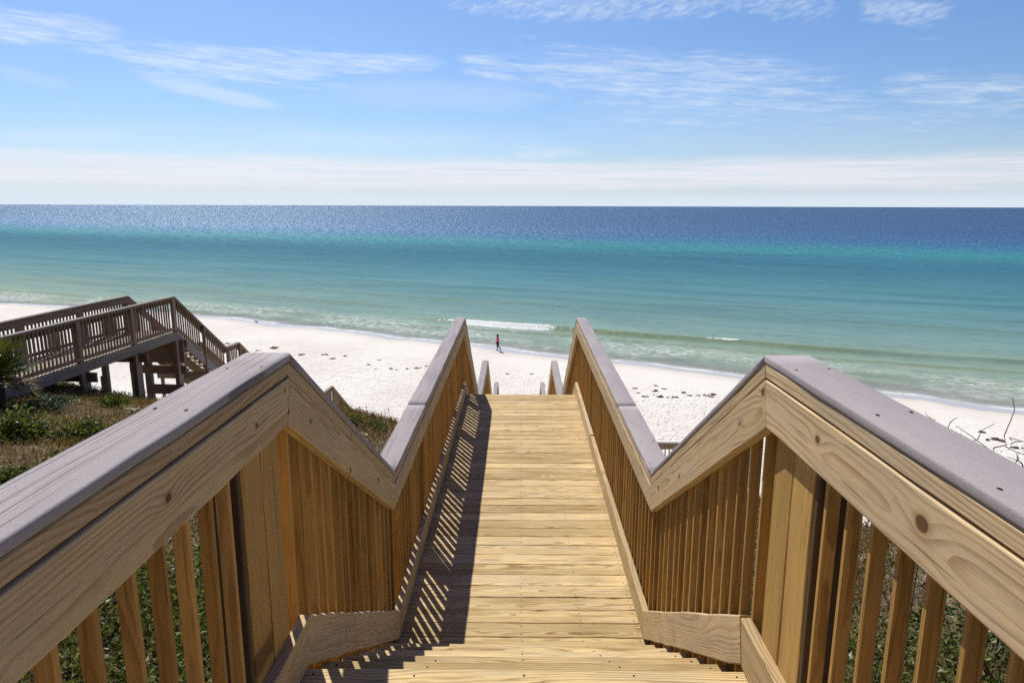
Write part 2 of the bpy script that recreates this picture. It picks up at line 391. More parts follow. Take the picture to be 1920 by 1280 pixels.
# water colour by distance from the shore
cd = np.array([56, 61, 64, 68, 73, 78, 88, 102, 125, 150, 175, 195, 215, 235, 258, 285, 330, 450, 800, 2000, 100000.])
cc = np.array([lin(*c) for c in ((178, 174, 158), (164, 168, 150), (148, 160, 140), (138, 156, 136), (130, 154, 138), (122, 150, 139), (108, 143, 137), (90, 134, 136), (68, 124, 131), (50, 111, 126), (40, 102, 123), (36, 102, 124), (38, 110, 128), (42, 121, 132), (40, 120, 136), (32, 102, 133), (20, 82, 128), (13, 68, 118), (11, 65, 113), (13, 67, 113), (24, 74, 116))])
dcol = D + np.where(D < 3000, 12*vnoise(L*.02, D*.015)+6*vnoise(L*.07, D*.04), 0)*np.clip((D-70)/60, 0, 1)
CC = np.stack([np.interp(dcol, cd, cc[:, i]) for i in range(3)] + [np.ones_like(D)], -1)
def sea_mat():
    m, k, b, out = new_mat('sea_water')
    P = k.node('ShaderNodeNewGeometry').outputs['Position']
    px, py, pz = k.sep(P)
    d = k.m('ADD', k.m('MULTIPLY', px, ED[0]), k.m('MULTIPLY', py, ED[1])); l = k.m('ADD', k.m('MULTIPLY', px, EL[0]), k.m('MULTIPLY', py, EL[1]))
    col = k.attr('wcol').outputs['Color']; foam = k.attr('foam').outputs['Fac']; wav = k.attr('wave').outputs['Fac']; dsh = k.attr('dshore').outputs['Fac']; dep = k.attr('depth').outputs['Fac']
    ld = k.comb(k.m('MULTIPLY', l, .35), d, pz)
    # long wind lanes and mottling
    lane = k.noise(k.comb(k.m('MULTIPLY', l, .02), k.m('MULTIPLY', d, .09), 0), 1, 4, .6)
    lane2 = k.noise(k.comb(k.m('MULTIPLY', l, .07), k.m('MULTIPLY', d, .42), 0), 1, 5, .62)
    lane3 = k.noise(k.comb(k.m('MULTIPLY', l, .55), k.m('MULTIPLY', d, 1.5), 0), 1, 4, .7)
    chop = k.noise(k.comb(k.m('MULTIPLY', l, .55), k.m('MULTIPLY', d, .075), 7), 1, 9, .86)
    f = k.m('ADD', k.m('ADD', k.m('MULTIPLY', lane, .26), k.m('MULTIPLY', lane2, .27)), k.m('MULTIPLY', lane3, .27))
    col = k.mix(1.0, col, k.ramp(f, [(.29, (.62, .69, .74)), (.40, (1, 1, 1)), (.51, (1.28, 1.22, 1.16))]), 'MULTIPLY')
    col = k.mix(k.m('MULTIPLY', wav, .55), col, k.mix(k.mr(d, 75, 120), lin(128, 138, 84), lin(50, 110, 112)))
    col = k.mix(k.mr(d, 130, 300, .10, .9), col, k.ramp(chop, [(.38, (.55, .62, .72)), (.5, (1, 1, 1)), (.62, (1.5, 1.42, 1.32))]), 'MULTIPLY')
    # foam
    fn = k.noise(k.comb(k.m('MULTIPLY', l, 1.3), k.m('MULTIPLY', d, 1.6), 0), 1, 6, .75)
    fm = k.mr(k.m('ADD', k.m('MULTIPLY', foam, .74), k.m('MULTIPLY', fn, 1.3)), 1.14, 1.30)
    # broken wash inside the breaker
    wl = k.noise(k.comb(k.m('MULTIPLY', l, .9), k.m('MULTIPLY', d, 3.4), 0), 1, 5, .72, .6)
    wz = k.m('MULTIPLY', k.mr(dsh, .5, 2.5), k.mr(dsh, 12, 6))
    wpatch = k.mr(k.noise(k.comb(k.m('MULTIPLY', l, .09), k.m('MULTIPLY', d, .12), 4), 1, 3), .34, .54)
    wash = k.m('MULTIPLY', k.m('MULTIPLY', wz, wpatch), k.mr(wl, .49, .60))
    # swash edge
    en = k.m('ADD', dsh, k.m('MULTIPLY', k.m('SUBTRACT', k.noise(k.comb(k.m('MULTIPLY', l, .16), k.m('MULTIPLY', dsh, .05), 0), 1, 4, .6), .5), 3.2))
    sw = k.m('MULTIPLY', k.m('MULTIPLY', k.mr(en, -.9, -.6), k.mr(en, .9, -.1)), k.mr(fn, .34, .48))
    F = k.m('MAXIMUM', k.m('MAXIMUM', fm, k.m('MULTIPLY', wash, .85)), k.m('MULTIPLY', sw, .9), clamp=True)
    # ripples: small-scale bump, growing with distance so that it stays resolved
    b1 = k.noise(k.comb(k.m('MULTIPLY', l, 1.0), k.m('MULTIPLY', d, 1.7), 0), 1.6, 4, .65)
    b2 = k.noise(k.comb(k.m('MULTIPLY', l, .25), k.m('MULTIPLY', d, .5), 0), 1.0, 3, .6)
    b3 = k.noise(k.comb(k.m('MULTIPLY', l, .05), k.m('MULTIPLY', d, .10), 0), 1.0, 3, .6)
    far = k.mr(d, 110, 330)
    h = k.m('ADD', k.m('MULTIPLY', b1, .11), k.m('ADD', k.m('MULTIPLY', b2, k.m('ADD', .15, k.m('MULTIPLY', far, .5))), k.m('MULTIPLY', b3, k.m('MULTIPLY', far, 2.2))))
    nrm = k.bump(h, .45, 1.0)
    dif = k.node('ShaderNodeBsdfDiffuse'); k.set(dif.inputs['Color'], col); k.set(dif.inputs['Normal'], k.bump(h, .45, 1.0))
    glo = k.node('ShaderNodeBsdfGlossy'); glo.inputs['Color'].default_value = (.92, .96, 1, 1); glo.inputs['Roughness'].default_value = .12; k.set(glo.inputs['Normal'], nrm)
    fre = k.node('ShaderNodeFresnel'); fre.inputs['IOR'].default_value = 1.33; k.set(fre.inputs['Normal'], nrm)
    fac = k.m('MINIMUM', fre.outputs[0], k.mr(d, 80, 260, .13, .04))
    mx = k.node('ShaderNodeMixShader'); k.set(mx.inputs[0], fac); k.l.new(dif.outputs[0], mx.inputs[1]); k.l.new(glo.outputs[0], mx.inputs[2])
    # sun glitter: crests that happen to tilt towards the sun
    gl2 = k.node('ShaderNodeBsdfGlossy'); gl2.inputs['Roughness'].default_value = .42; gl2.inputs['Color'].default_value = (.70, .87, 1, 1)
    spk = k.noise(k.comb(k.m('MULTIPLY', l, 2.0), k.m('MULTIPLY', d, .17), 21), 1, 8, .92)
    spm = k.m('MULTIPLY', k.mr(spk, .512, .595), k.mr(d, 150, 380, .05, .95))
    mxg = k.node('ShaderNodeMixShader'); k.set(mxg.inputs[0], spm); k.l.new(mx.outputs[0], mxg.inputs[1]); k.l.new(gl2.outputs[0], mxg.inputs[2]); mx = mxg
    fo = k.node('ShaderNodeBsdfDiffuse'); k.set(fo.inputs['Color'], k.mix(fn, (.62, .66, .66), (.93, .94, .93)))
    mx2 = k.node('ShaderNodeMixShader'); k.set(mx2.inputs[0], F); k.l.new(mx.outputs[0], mx2.inputs[1]); k.l.new(fo.outputs[0], mx2.inputs[2])
    tr = k.node('ShaderNodeBsdfTransparent'); mx3 = k.node('ShaderNodeMixShader')
    op = k.m('MAXIMUM', k.m('MULTIPLY', k.mr(en, -1.1, 4.5, .12, .97), k.mr(en, -1.1, -.8)), F, clamp=True)
    k.set(mx3.inputs[0], op); k.l.new(tr.outputs[0], mx3.inputs[1]); k.l.new(mx2.outputs[0], mx3.inputs[2])
    k.l.new(mx3.outputs[0], out.inputs[0]); k.n.remove(b)
    return m
sea = mesh_obj('sea', np.stack([X, Y, Z + .015], -1), F, sea_mat(), None, {'wcol': ('FLOAT_COLOR', CC), 'foam': ('FLOAT', foam), 'wave': ('FLOAT', wave), 'dshore': ('FLOAT', D-shore(L)), 'depth': ('FLOAT', depth)}, None, True)
tag(sea, kind='structure')

# ------------------------------------------------------------------ walkway builder
def polyline_cuts(P, i):
    """start / end mitre cuts of segment i of a Y-z polyline"""
    def t(j): a = Vector((P[j+1][0]-P[j][0], P[j+1][1]-P[j][1])); return a.normalized()
    t1 = t(i); n1 = Vector((-t1.y, t1.x))
    c0 = c1 = None
    if i > 0:
        t0 = t(i-1); s0 = n1.dot(t0)/(1+t1.dot(t0)); c0 = (lambda z, s=s0: -z*s)
    if i < len(P)-2:
        t2 = t(i+1); s1 = n1.dot(t2)/(1+t1.dot(t2)); c1 = (lambda z, s=s1: -z*s)
    return t1, n1, c0, c1
def interp_z(P, y):
    return float(np.interp(y, [p[0] for p in P], [p[1] for p in P]))

def walkway(root, fx, cap, deck, mats, far_y, gz, sides=(-1, 1), seg_limit=None, lim=100, big_posts=(), post_ys=(), bal_sp=.112, y_first=.9, flights=(), levels=(), hero=None, old=False, tread=.277):
    capm, railm, toem, balm, postm, deckm = mats[:6]
    balus = []
    for sd in sides:
        for i in range(len(cap)-1):
            t1, n1, c0, c1 = polyline_cuts(cap, i)
            Lg = math.hypot(cap[i+1][0]-cap[i][0], cap[i+1][1]-cap[i][1])
            P0 = Vector(cap[i])
            def fm(x, y, z, P0=P0, t1=t1, n1=n1, sd=sd):
                q = P0 + t1*x + n1*z
                return (fx(sd, y, q.x), q.x, q.y)
            gp = .0015
            # grey cap board, in one or two lengths
            joints = [0, Lg] if Lg < 4.5 else [0, 1.32, Lg]
            for a, bb in zip(joints[:-1], joints[1:]):
                g = G(); st = beam(g, a+gp, bb-gp, (0, .14), (-.025, 0), fm, .0065, 3, .12 if not old else 1.0, c0 if a == 0 else None, c1 if bb == Lg else None, .0008, None, 'y')
                # screw heads in pairs
                if not old:
                    xs = a + .12
                    while xs < bb - .06:
                        for yy in (.028, .112):
                            yq = yy + random.uniform(-.008, .008); xq = xs + random.uniform(-.015, .015); v = []
                            for q in range(8): v.append(fm(xq + .006*math.cos(q*math.pi/4), yq + .004*math.sin(q*math.pi/4), .0006))
                            g.add(v, [tuple(range(8))], [(0, 0, 0)]*8, .5, 1)
                        xs += .405
                m_ = (capm[0] if sd < 0 else capm[1])
                o = g.build('rail_cap', [m_, M_screw], root, True)
            # flat sub-rail under the cap
            g = G(); beam(g, gp, Lg-gp, (.003, .137), (-.067, -.0275), fm, .0035, 1, .16, c0, c1, .0008, None, 'z' if False else 'y'); g.build('sub_rail', railm, root)
            # upright hand rail board on the inside of the posts
            rm = railm; seed = None
            if hero and (sd, i) in hero: seed, rm = hero[(sd, i)]
            g = G(); beam(g, gp, Lg-gp, (0, .038), (-.212, -.0725), fm, .004, 2, .14, c0, c1, .0010, seed, 'z'); g.build('hand_rail', rm, root)
        # toe boards along the deck line
        for i in range(len(deck)-1):
            t1, n1, c0, c1 = polyline_cuts(deck, i)
            Lg = math.hypot(deck[i+1][0]-deck[i][0], deck[i+1][1]-deck[i][1]); P0 = Vector(deck[i])
            def fm2(x, y, z, P0=P0, t1=t1, n1=n1, sd=sd):
                q = P0 + t1*x + n1*z; return (fx(sd, y, q.x), q.x, q.y)
            js = [0, Lg]
            if Lg > 4.5 and not old: js = [0, 2.05, 3.3, 4.5, Lg]
            if not old:
                for a, bb in zip(js[:-1], js[1:]):
                    dz = random.uniform(-.006, .006); dy = random.uniform(0, .006)
                    g = G(); beam(g, a+.002, bb-.002, (dy, .038+dy), (.012+dz, .172+dz), fm2, .005, 2, .14, c0 if a == 0 else None, c1 if bb == Lg else None, .0018, None, 'z'); g.build('toe_board', toem, root)
            g = G(); beam(g, 0, Lg, ((.100, .138) if old else (.0785, .1165)), (-.26, -.030 if not old else -.004), fm2, .003, 1, .6, c0, c1, 0, None, 'z'); g.build('stringer' if abs(t1.y) > .1 else 'rim_joist', postm if not old else mats[6], root)
            if old: g = G(); beam(g, 0, Lg, (.079, .117), (.05, .14), fm2, .003, 1, .6, c0, c1, 0, None, 'z'); g.build('bottom_rail', railm, root)
        # posts
        for py in post_ys:
            zt = interp_z(cap, py) - .066 - .03*(py not in big_posts)
            s2 = .139 if py in big_posts else .089
            zb = gz(fx(sd, .12, py), py) - .3
            o1 = .139 + .0285
            g = G()
            def fv(x, y, z, sd=sd, py=py): return (fx(sd, y, py+z), py + z, x)
            beam(g, zb, zt, (.0385, .1275) if s2 > .1 else (o1-.089, o1), (-s2/2, s2/2), fv, .006, 2, .35, None, None, .0008, None, 'y')
            g.build('post', postm, root)
        if big_posts and not old:               # dark sheet added so the peak posts' near face reads as shaded
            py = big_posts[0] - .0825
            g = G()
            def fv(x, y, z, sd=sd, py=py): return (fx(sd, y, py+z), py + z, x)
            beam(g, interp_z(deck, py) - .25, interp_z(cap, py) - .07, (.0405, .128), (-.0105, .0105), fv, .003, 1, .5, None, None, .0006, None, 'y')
            g.build('near_face_shade', M_post_shade, root)
        # balusters
        ys = y_first
        posts = sorted(post_ys)
        while ys < far_y:
            if all(abs(ys-p) > (.088 if p in big_posts else (.085 if old else 0)) for p in posts): balus.append((sd, ys))
            ys += bal_sp
    balus.sort(key=lambda q: q[1])
    rest = G()
    for j, (sd, y_) in enumerate(balus):
        g = G() if j < lim else rest
        yy = y_ + random.uniform(-.006, .006)
        zt = min(interp_z(cap, yy-.02), interp_z(cap, yy+.02)) - .075; zb = min(interp_z(deck, yy-.03), interp_z(deck, yy+.03)) + (.02 if old else -.12)
        tw = random.uniform(-.004, .004)
        def fv(x, y, z, sd=sd, yy=yy, tw=tw): return (fx(sd, y, yy), yy + z + tw*(x-zb), x)
        beam(g, zb, zt, (.0395, .0745), ((-.019, .019) if old else (-.009, .009)), fv, .0025, 1, .5 if j < lim else 3, None, None, .0007, None, 'y')
        if j < lim: g.build('baluster', balm, root)
    if rest.v: tag(rest.build('baluster', balm, root), kind='stuff')

def boards(root, fx, y0, y1, z, mat, name='deck_board', individually=True, w=.1395, gap=.0045, g=None, edge=.036):
    y = y1
    own = g is None
    while y - w > y0 - .02:
        gg = G() if own else g
        za = z + random.uniform(-.0015, .0015)
        a = random.uniform(-.0015, .0015)
        def fm(x, yy, zz, y=y, za=za, a=a):
            yq = y + yy; return (fx(-1, edge, yq)*(1-x) + fx(1, edge, yq)*x, yq + a*(x-.5)*2, za + zz)
        # local x runs 0..1 across the deck but wood coordinates must be metres
        n0 = len(gg.w)
        beam(gg, 0, 1, (-w, 0), (-.028, 0), fm, .0045, 2, .055, None, None, .0011, None, 'y')
        for q in range(n0, len(gg.w)): vx, vy, vz = gg.w[q]; gg.w[q] = (vx*1.7, vy, vz)
        if own:
            for xf in (.035, .26, .5, .74, .965):
                for yy in (.03, w-.03):
                    xq = xf + random.uniform(-.003, .003); yq = -yy + random.uniform(-.006, .006)
                    gg.add([fm(xq +   .0026*math.cos(q*math.pi/3), yq + .0045*math.sin(q*math.pi/3), .0007) for q in range(6)], [tuple(range(6))], [(0, 0, 0)]*6, .5, 1)
            gg.build(name, [mat, M_screw], root)
        y -= w + gap
    return g

# ------------------------------------------------------------------ main boardwalk
def fx_main(sd, off, y):
    return -(.692+off) if sd < 0 else (.740 + .0085*y + off)
UP = 1.05; CAPH = 1.087; TR = .277; RS = .175
Y1, Y2, Y3 = 2.04, 3.70, 9.19
Z2 = -13*RS; Y4 = Y3 + 13*TR
Y5 = 16.6; Z3 = Z2 - 17*RS; Y6 = Y5 + 17*TR; Y7 = 25.9; Z4 = -11.2; Y8 = Y7 + (Z3-Z4)/RS*TR
deckP = [(-.30, UP), (Y1, UP), (Y2, 0), (Y3, 0), (Y4, Z2), (Y5, Z2), (Y6, Z3), (Y7, Z3), (Y8, Z4)]
capP = [(y, z+CAPH) for y, z in deckP]
bw = empty('boardwalk', (0, 0, 0))
tag(bw, 'new yellow pine boardwalk stairs with grey capped railings running down to the beach', 'boardwalk')
def gzf(x, y): return float(ground_z(x, y))

def hero_seed(seed, W, T, L0):            # what beam() will draw for that seed
    r_ = random.Random(seed); ox = r_.uniform(0, 60); pw = r_.uniform(-.45, .45)*W; pt = r_.choice((-1, 1))*(T*.5 + r_.uniform(.01, .07))
    return ox, pw
def hero_mat(name, seed, kn, **kw):
    ox, pw = hero_seed(seed, .1395, .038, 0)
    return (seed, wood_mat(name, (.68, .515, .285), (.43, .285, .135), grey=.36, greycol=(.48, .405, .32), ring=kw.pop('ring', .013), knots=[(ox+a, pw+b_, r_) for a, b_, r_ in kn], drips=kw.pop('drips', .0), **kw))
hero = {
    (1, 0): hero_mat('rail_pine_two_knots', 11, [(1.93, .015, .011), (1.475, .012, .018), (.95, .03, .01)], ring=.014),
    (-1, 0): hero_mat('rail_pine_one_knot', 23, [(1.57, .012, .011), (2.04, .008, .007), (1.05, -.02, .012), (2.27, .04, .006)], ring=.012),
    (-1, 1): hero_mat('rail_pine_wild_grain', 31, [(.05, -.03, .008), (.28, .0, .008), (1.5, .01, .012), (.9, -.05, .012)], ring=.012, drips=.6),
    (1, 1): hero_mat('rail_pine_small_knot', 47, [(.30, .0, .007), (.05, .04, .012), (1.25, -.01, .010), (1.75, .02, .012)], ring=.012),
}
walkway(bw, fx_main, capP, deckP, ((M_capL, M_capR), M_rail, M_rail, M_bal, M_post, M_deck), 33, gzf,
        big_posts=(1.775, 1.917), post_ys=(.2, 1.775, 1.917, 3.72, 5.07, 6.5, 7.9, 9.17, 11.0, Y4, 14.7, 16.6, 19, Y6, 23.6, 25.9, 29, 32), lim=100, y_first=.294, hero=hero)
boards(bw, fx_main, -.3, Y1, UP, M_deck)
nlev = 0
boards(bw, fx_main, Y2-TR-.03, Y3+.02, 0, M_deck)
for k_ in range(1, 6):                      # treads of two boards each
    yb = Y1 + TR*k_
    boards(bw, fx_main, yb-TR-.01, yb, UP - RS*k_, M_deck, 'stair_tread', w=.1345, gap=.004)
for k_ in range(1, 13):
    yb = Y3 + .02 + TR*k_
    boards(bw, fx_main, yb-TR-.01, yb, -RS*k_, M_deck, 'stair_tread', w=.1345, gap=.004)
rest = G(); boards(bw, fx_main, Y4-TR, Y5, Z2, M_deck, g=rest); boards(bw, fx_main, Y6-TR, Y7, Z3, M_deck, g=rest)
tag(rest.build('deck_board', M_deck, bw), kind='stuff')
rest = G()
for y0_, z0_, n_ in ((Y5, Z2, 16), (Y7, Z3, int((Z3-Z4)/RS))):
    for k_ in range(1, n_+1): boards(bw, fx_main, y0_+TR*(k_-1)-.01, y0_+TR*k_, z0_ - RS*k_, M_deck, w=.1345, gap=.004, g=rest)
tag(rest.build('stair_tread', M_deck, bw), kind='stuff')

# ------------------------------------------------------------------ weathered walkway on the left
LW = (-11.06, 20.35); LR = -rad(3)
lw = empty('beach_walkway', (LW[0], LW[1], 0), LR)
tag(lw, 'old dark weathered timber walkway on posts with stairs dropping to the sand at left', 'boardwalk')
def fx_left(sd, off, y): return sd*(.645+off)
def gz_left(x, y):
    c, s = math.cos(LR), math.sin(LR)
    return float(ground_z(LW[0] + c*x - s*y, LW[1] + s*x + c*y))
RL, TL = .19, .264
zl = -1.18
dP = [(-13, zl), (0, zl), (3.05, zl-2.2), (4.0, zl-2.2), (10.0, zl-6.53), (14.1, zl-6.53), (18.9, -11.1)]
cP = [(y, z+1.07) for y, z in dP]
walkway(lw, fx_left, cP, dP, ((M_oldrim, M_oldrim), M_old, M_old, M_old, M_old, M_oldlight, M_oldrim), 18.6, gz_left,
        post_ys=(-12.6, -10.6, -8.5, -6.4, -4.25, -2.1, -.04, 1.55, 3.08, 4.0, 6, 8, 10, 12, 14.1, 16.2), bal_sp=.125, y_first=-9.5, lim=100, big_posts=(-4.25, -2.1, -.04, -6.4, -8.5), old=True)
boards(lw, fx_left, -7, 0.03, zl, M_oldlight, edge=.155)
rest = G()
boards(lw, fx_left, -13, -7.02, zl, M_oldlight, g=rest, edge=.155); boards(lw, fx_left, 3.05, 4.0, zl-2.2, M_oldlight, g=rest, edge=.155); boards(lw, fx_left, 10, 14.1, zl-6.53, M_oldlight, g=rest, edge=.155)
tag(rest.build('deck_board', M_oldlight, lw), kind='stuff')
def flight(root, fx, y0, z0, y1, z1, mat):
    n = max(1, round((z0-z1)/RL))
    for k_ in range(1, n):
        yb = y0 + (y1-y0)*k_/n; zz = z0 + (z1-z0)*k_/n
        g = G()
        def fm(x, yy, q, yb=yb, zz=zz): return (fx(-1, .09, 0)*(1-x) + fx(1, .09, 0)*x, yb + yy, zz + q)
        beam(g, 0, 1, (-.27, 0), (-.04, 0), fm, .004, 1, .5, None, None, 0, None, 'y'); g.build('stair_tread', mat, root)
        for sd in (-1, 1):                        # notched carriage block under each end of the tread
            g = G()
            def fm(x, yy, q, yb=yb, zz=zz, sd=sd): return (fx(sd, yy, 0), yb + x, zz + q)
            beam(g, -.26, -.02, (.02, .06), (-.23, -.043), fm, .003, 1, .5, None, None, 0, None, 'y')
            g.build('tread_block', M_old, root)
flight(lw, fx_left, 0, zl, 3.05, zl-2.2, M_oldlight)
flight(lw, fx_left, 4.0, zl-2.2, 10, zl-6.53, M_oldlight)
flight(lw, fx_left, 14.1, zl-6.53, 18.9, -11.1, M_oldlight)
def bar(root, name, mat, p, q, w=.05, t=.1):
    p, q = Vector(p), Vector(q); dr = (q-p); Lg = dr.length; dr.normalize()
    up = Vector((0, 0, 1)) if abs(dr.z) < .95 else Vector((0, 1, 0))
    sx = dr.cross(up).normalized(); uz = sx.cross(dr)
    g = G(); beam(g, 0, Lg, (-w/2, w/2), (-t/2, t/2), lambda x, y, z: tuple(p + dr*x + sx*y + uz*z), .004, 1, .6, None, None, .0008, None, 'z')
    return g.build(name, mat, root)
for py in (-8.5, -6.4, -4.25, -2.1, -.04):       # bearers, sister posts and knee braces under the deck
    bar(lw, 'bearer', M_old, (-.98, py+.16, zl-.40), (.98, py+.16, zl-.40), .05, .24)
    for sx in (-.35, .62):
        yb = py + .26
        zg = gz_left(sx, yb) - .3
        bar(lw, 'pile', M_oldrim, (sx, yb, zg), (sx, yb, zl-.29), .14, .14)
        bar(lw, 'sister_post', M_oldrim, (sx-.10, yb, zg), (sx-.10, yb, max(zg+.5, zl-.95)), .06, .14)
for sx in (-.35, .62):
    bar(lw, 'knee_brace', M_old, (sx, .05, zl-1.9), (sx, .9, zl-3.0), .05, .14)
    pass
bar(lw, 'cross_beam', M_old, (-.9, .06, zl-.63), (.9, .06, zl-.63), .05, .72)
bar(lw, 'cross_beam', M_old, (-.9, .10, zl-1.22), (.9, .10, zl-1.22), .05, .26)
bar(lw, 'cross_beam', M_old, (-.9, 1.5, zl-1.75), (.9, 1.5, zl-1.75), .05, .24)
bar(lw, 'retaining_board', M_old, (-.2, -.25, zl-1.75), (.95, -.25, zl-1.75), .05, .3)
for sx in (-.3, .3): bar(lw, 'stringer', M_old, (sx, .0, zl-.35), (sx, 3.1, zl-2.55), .05, .26)

# ------------------------------------------------------------------ small landing right of the boardwalk, low on the dune
pl = empty('stair_platform', (5.55, 23.9, 0), 0)
tag(pl, 'small dark railed stair platform low on the dune behind the right handrail', 'platform')
zp = CAM_H - 8.5 - 1.07
def pbox(name, mat, x0, x1, y0, y1, z0, z1): 
    g = G(); beam(g, x0, x1, (y0, y1), (z0, z1), lambda x, y, z: (x, y, z), .004, 1, .6); return g.build(name, mat, pl)
for k_ in range(9): pbox('deck_board', M_oldlight, -1.5, .5, .02+k_*.145, .158+k_*.145, zp-.04, zp)
pbox('rail_cap', M_oldrim, -1.5, .46, -.07, .07, zp+1.045, zp+1.07); pbox('hand_rail', M_old, -1.46, .42, -.02, .018, zp+.82, zp+1.043)
pbox('bottom_rail', M_old, -1.46, .42, -.02, .018, zp+.05, zp+.15); pbox('rim_joist', M_old, -1.5, .5, -.03, .012, zp-.26, zp-.043)
for k_ in range(13): pbox('baluster', M_old, -1.38+k_*.145, -1.342+k_*.145, -.058, -.022, zp-.1, zp+1.04)
for sx in (-1.47, .44):
    for sy in (-.045,):
        g = G(); zg = gzf(5.55+sx, 23.9+sy) - .3
        beam(g, zg, zp+1.04, (sx-.045, sx+.045), (sy-.045, sy+.045), lambda x, y, z: (y, z, x), .004, 1, 1.0); g.build('post', M_old, pl)
bar(pl, 'stringer', M_old, (.5, .1, zp-.1), (2.2, .1, gzf(7.75, 24)), .05, .26); bar(pl, 'stringer', M_old, (.5, 1.2, zp-.1), (2.2, 1.2, gzf(7.75, 25)), .05, .26)

# ------------------------------------------------------------------ vegetation
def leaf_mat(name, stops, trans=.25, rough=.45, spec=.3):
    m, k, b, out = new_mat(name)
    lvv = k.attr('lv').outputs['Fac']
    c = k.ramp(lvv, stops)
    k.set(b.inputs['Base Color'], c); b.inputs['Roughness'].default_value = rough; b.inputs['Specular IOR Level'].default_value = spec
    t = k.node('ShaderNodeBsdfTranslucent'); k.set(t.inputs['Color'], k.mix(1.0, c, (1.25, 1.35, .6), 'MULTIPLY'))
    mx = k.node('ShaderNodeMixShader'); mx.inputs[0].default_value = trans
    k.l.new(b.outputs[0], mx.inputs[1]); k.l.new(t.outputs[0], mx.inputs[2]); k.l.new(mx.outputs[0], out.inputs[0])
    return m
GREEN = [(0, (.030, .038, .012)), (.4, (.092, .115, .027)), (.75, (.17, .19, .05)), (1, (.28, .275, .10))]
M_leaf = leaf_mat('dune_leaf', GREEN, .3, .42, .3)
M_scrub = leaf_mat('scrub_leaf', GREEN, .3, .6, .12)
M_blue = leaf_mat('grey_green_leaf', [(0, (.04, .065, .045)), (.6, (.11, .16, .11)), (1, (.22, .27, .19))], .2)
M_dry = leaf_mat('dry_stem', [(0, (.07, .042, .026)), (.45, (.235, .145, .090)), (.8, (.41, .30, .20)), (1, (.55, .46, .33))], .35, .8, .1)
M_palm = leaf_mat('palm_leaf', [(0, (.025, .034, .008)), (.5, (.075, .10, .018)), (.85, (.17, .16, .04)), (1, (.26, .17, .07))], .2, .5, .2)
M_twig = plain('bare_twig', (.10, .078, .062), .8, .2, 60, .4)

def leaves(P, length, width, lvv, up=.35, n_dir=None):
    """diamond leaves at points P"""
    n = len(P)
    d = RNG.normal(size=(n, 3)); d[:, 2] = d[:, 2]*.6 + up
    if n_dir is not None: d = d*.6 + n_dir
    d /= np.linalg.norm(d, axis=1)[:, None]
    r = RNG.normal(size=(n, 3)); s = np.cross(d, r); s /= np.linalg.norm(s, axis=1)[:, None] + 1e-9
    nn = np.cross(s, d)
    L = length*(.6+.8*RNG.random(n))[:, None]; W = width*(.7+.6*RNG.random(n))[:, None]
    a = P; c = P + d*L + nn*L*.0; mid = P + d*L*.5 + nn*L*.10
    V = np.stack([a, mid + s*W, c, mid - s*W], 1).reshape(-1, 3)
    f = np.arange(n*4).reshape(n, 4)
    return V, f, np.repeat(lvv, 4)
def blades(P, h, w, lvv, lean=.5):
    n = len(P); a = RNG.random(n)*2*math.pi; q = lean*np.abs(RNG.normal(size=n))
    d = np.stack([np.cos(a)*q, np.sin(a)*q, np.ones(n)], 1); d /= np.linalg.norm(d, axis=1)[:, None]
    b_ = RNG.random(n)*2*math.pi; s = np.stack([np.cos(b_), np.sin(b_), np.zeros(n)], 1)
    H = (h*(.5+RNG.random(n)))[:, None]
    bend = np.stack([np.cos(a), np.sin(a), -.2*np.ones(n)], 1)*H*.2
    m1 = P + d*H*.5; tp = P + d*H + bend
    V = np.stack([P - s*w, P + s*w, m1 + s*w*.8, tp, m1 - s*w*.8], 1).reshape(-1, 3)
    f = np.arange(n*5).reshape(n, 5)
    return V, f, np.repeat(lvv, 5)
def foliage(name, parts, mats, parent=None):
    V = np.concatenate([p[0] for p in parts]); lvv = np.concatenate([p[2] for p in parts])
    F = []; fm = []; o = 0
    for p, mi in zip(parts, [p[3] for p in parts]):
        F += (p[1]+o).tolist(); fm += [mi]*len(p[1]); o += len(p[0])
    return mesh_obj(name, V, F, mats, parent, {'lv': ('FLOAT', lvv)}, fm)

def cover_points(n, x0, x1, y0, y1, dens=None):
    x = x0 + (x1-x0)*RNG.random(n); y = y0 + (y1-y0)*RNG.random(n)
    d, _ = dl(x, y); ok = d < 13.8 + 1.6*vnoise(x*.9, y*.9)
    if dens is not None: ok &= RNG.random(n) < dens(x, y)
    # nothing grows through the boardwalk deck itself
    ok &= ~((np.abs(x-.04) < .86) & (y > 0)) | (y < 0)
    x, y = x[ok], y[ok]
    return x, y, ground_z(x, y)
def pn(x, y, s, o=0): return vnoise(x*s+o, y*s-o)*.65 + vnoise(x*s*2.3-o, y*s*2.3)*.35
def greenness(x, y): return np.clip(.5 + 2.4*pn(x, y, .9, 5.0), 0, 1)
near = []
for (x0, x1, n) in ((-3.6, -.86, 36000), (.92, 4.2, 36000)):          # thick glossy creeper beside the upper stairs
    x, y, z = cover_points(n, x0, x1, .5, 5.2)
    z = z + .42*RNG.random(len(x))**1.3*(.6+1.0*np.clip(pn(x, y, 1.4)+.5, 0, 1))
    near.append(leaves(np.stack([x, y, z], 1), .052, .0145, np.clip(.45 + .30*RNG.normal(size=len(x)), 0, 1), .5) + (0,))
    x, y, z = cover_points(n//4, x0, x1, .5, 5.2)
    near.append(blades(np.stack([x, y, z], 1), .40, .0022, np.clip(.72 + .25*RNG.normal(size=len(x)), 0, 1), 1.3) + (1,))
tag(foliage('creeper_cover', near, [M_leaf, M_dry]), kind='stuff')
mid = []
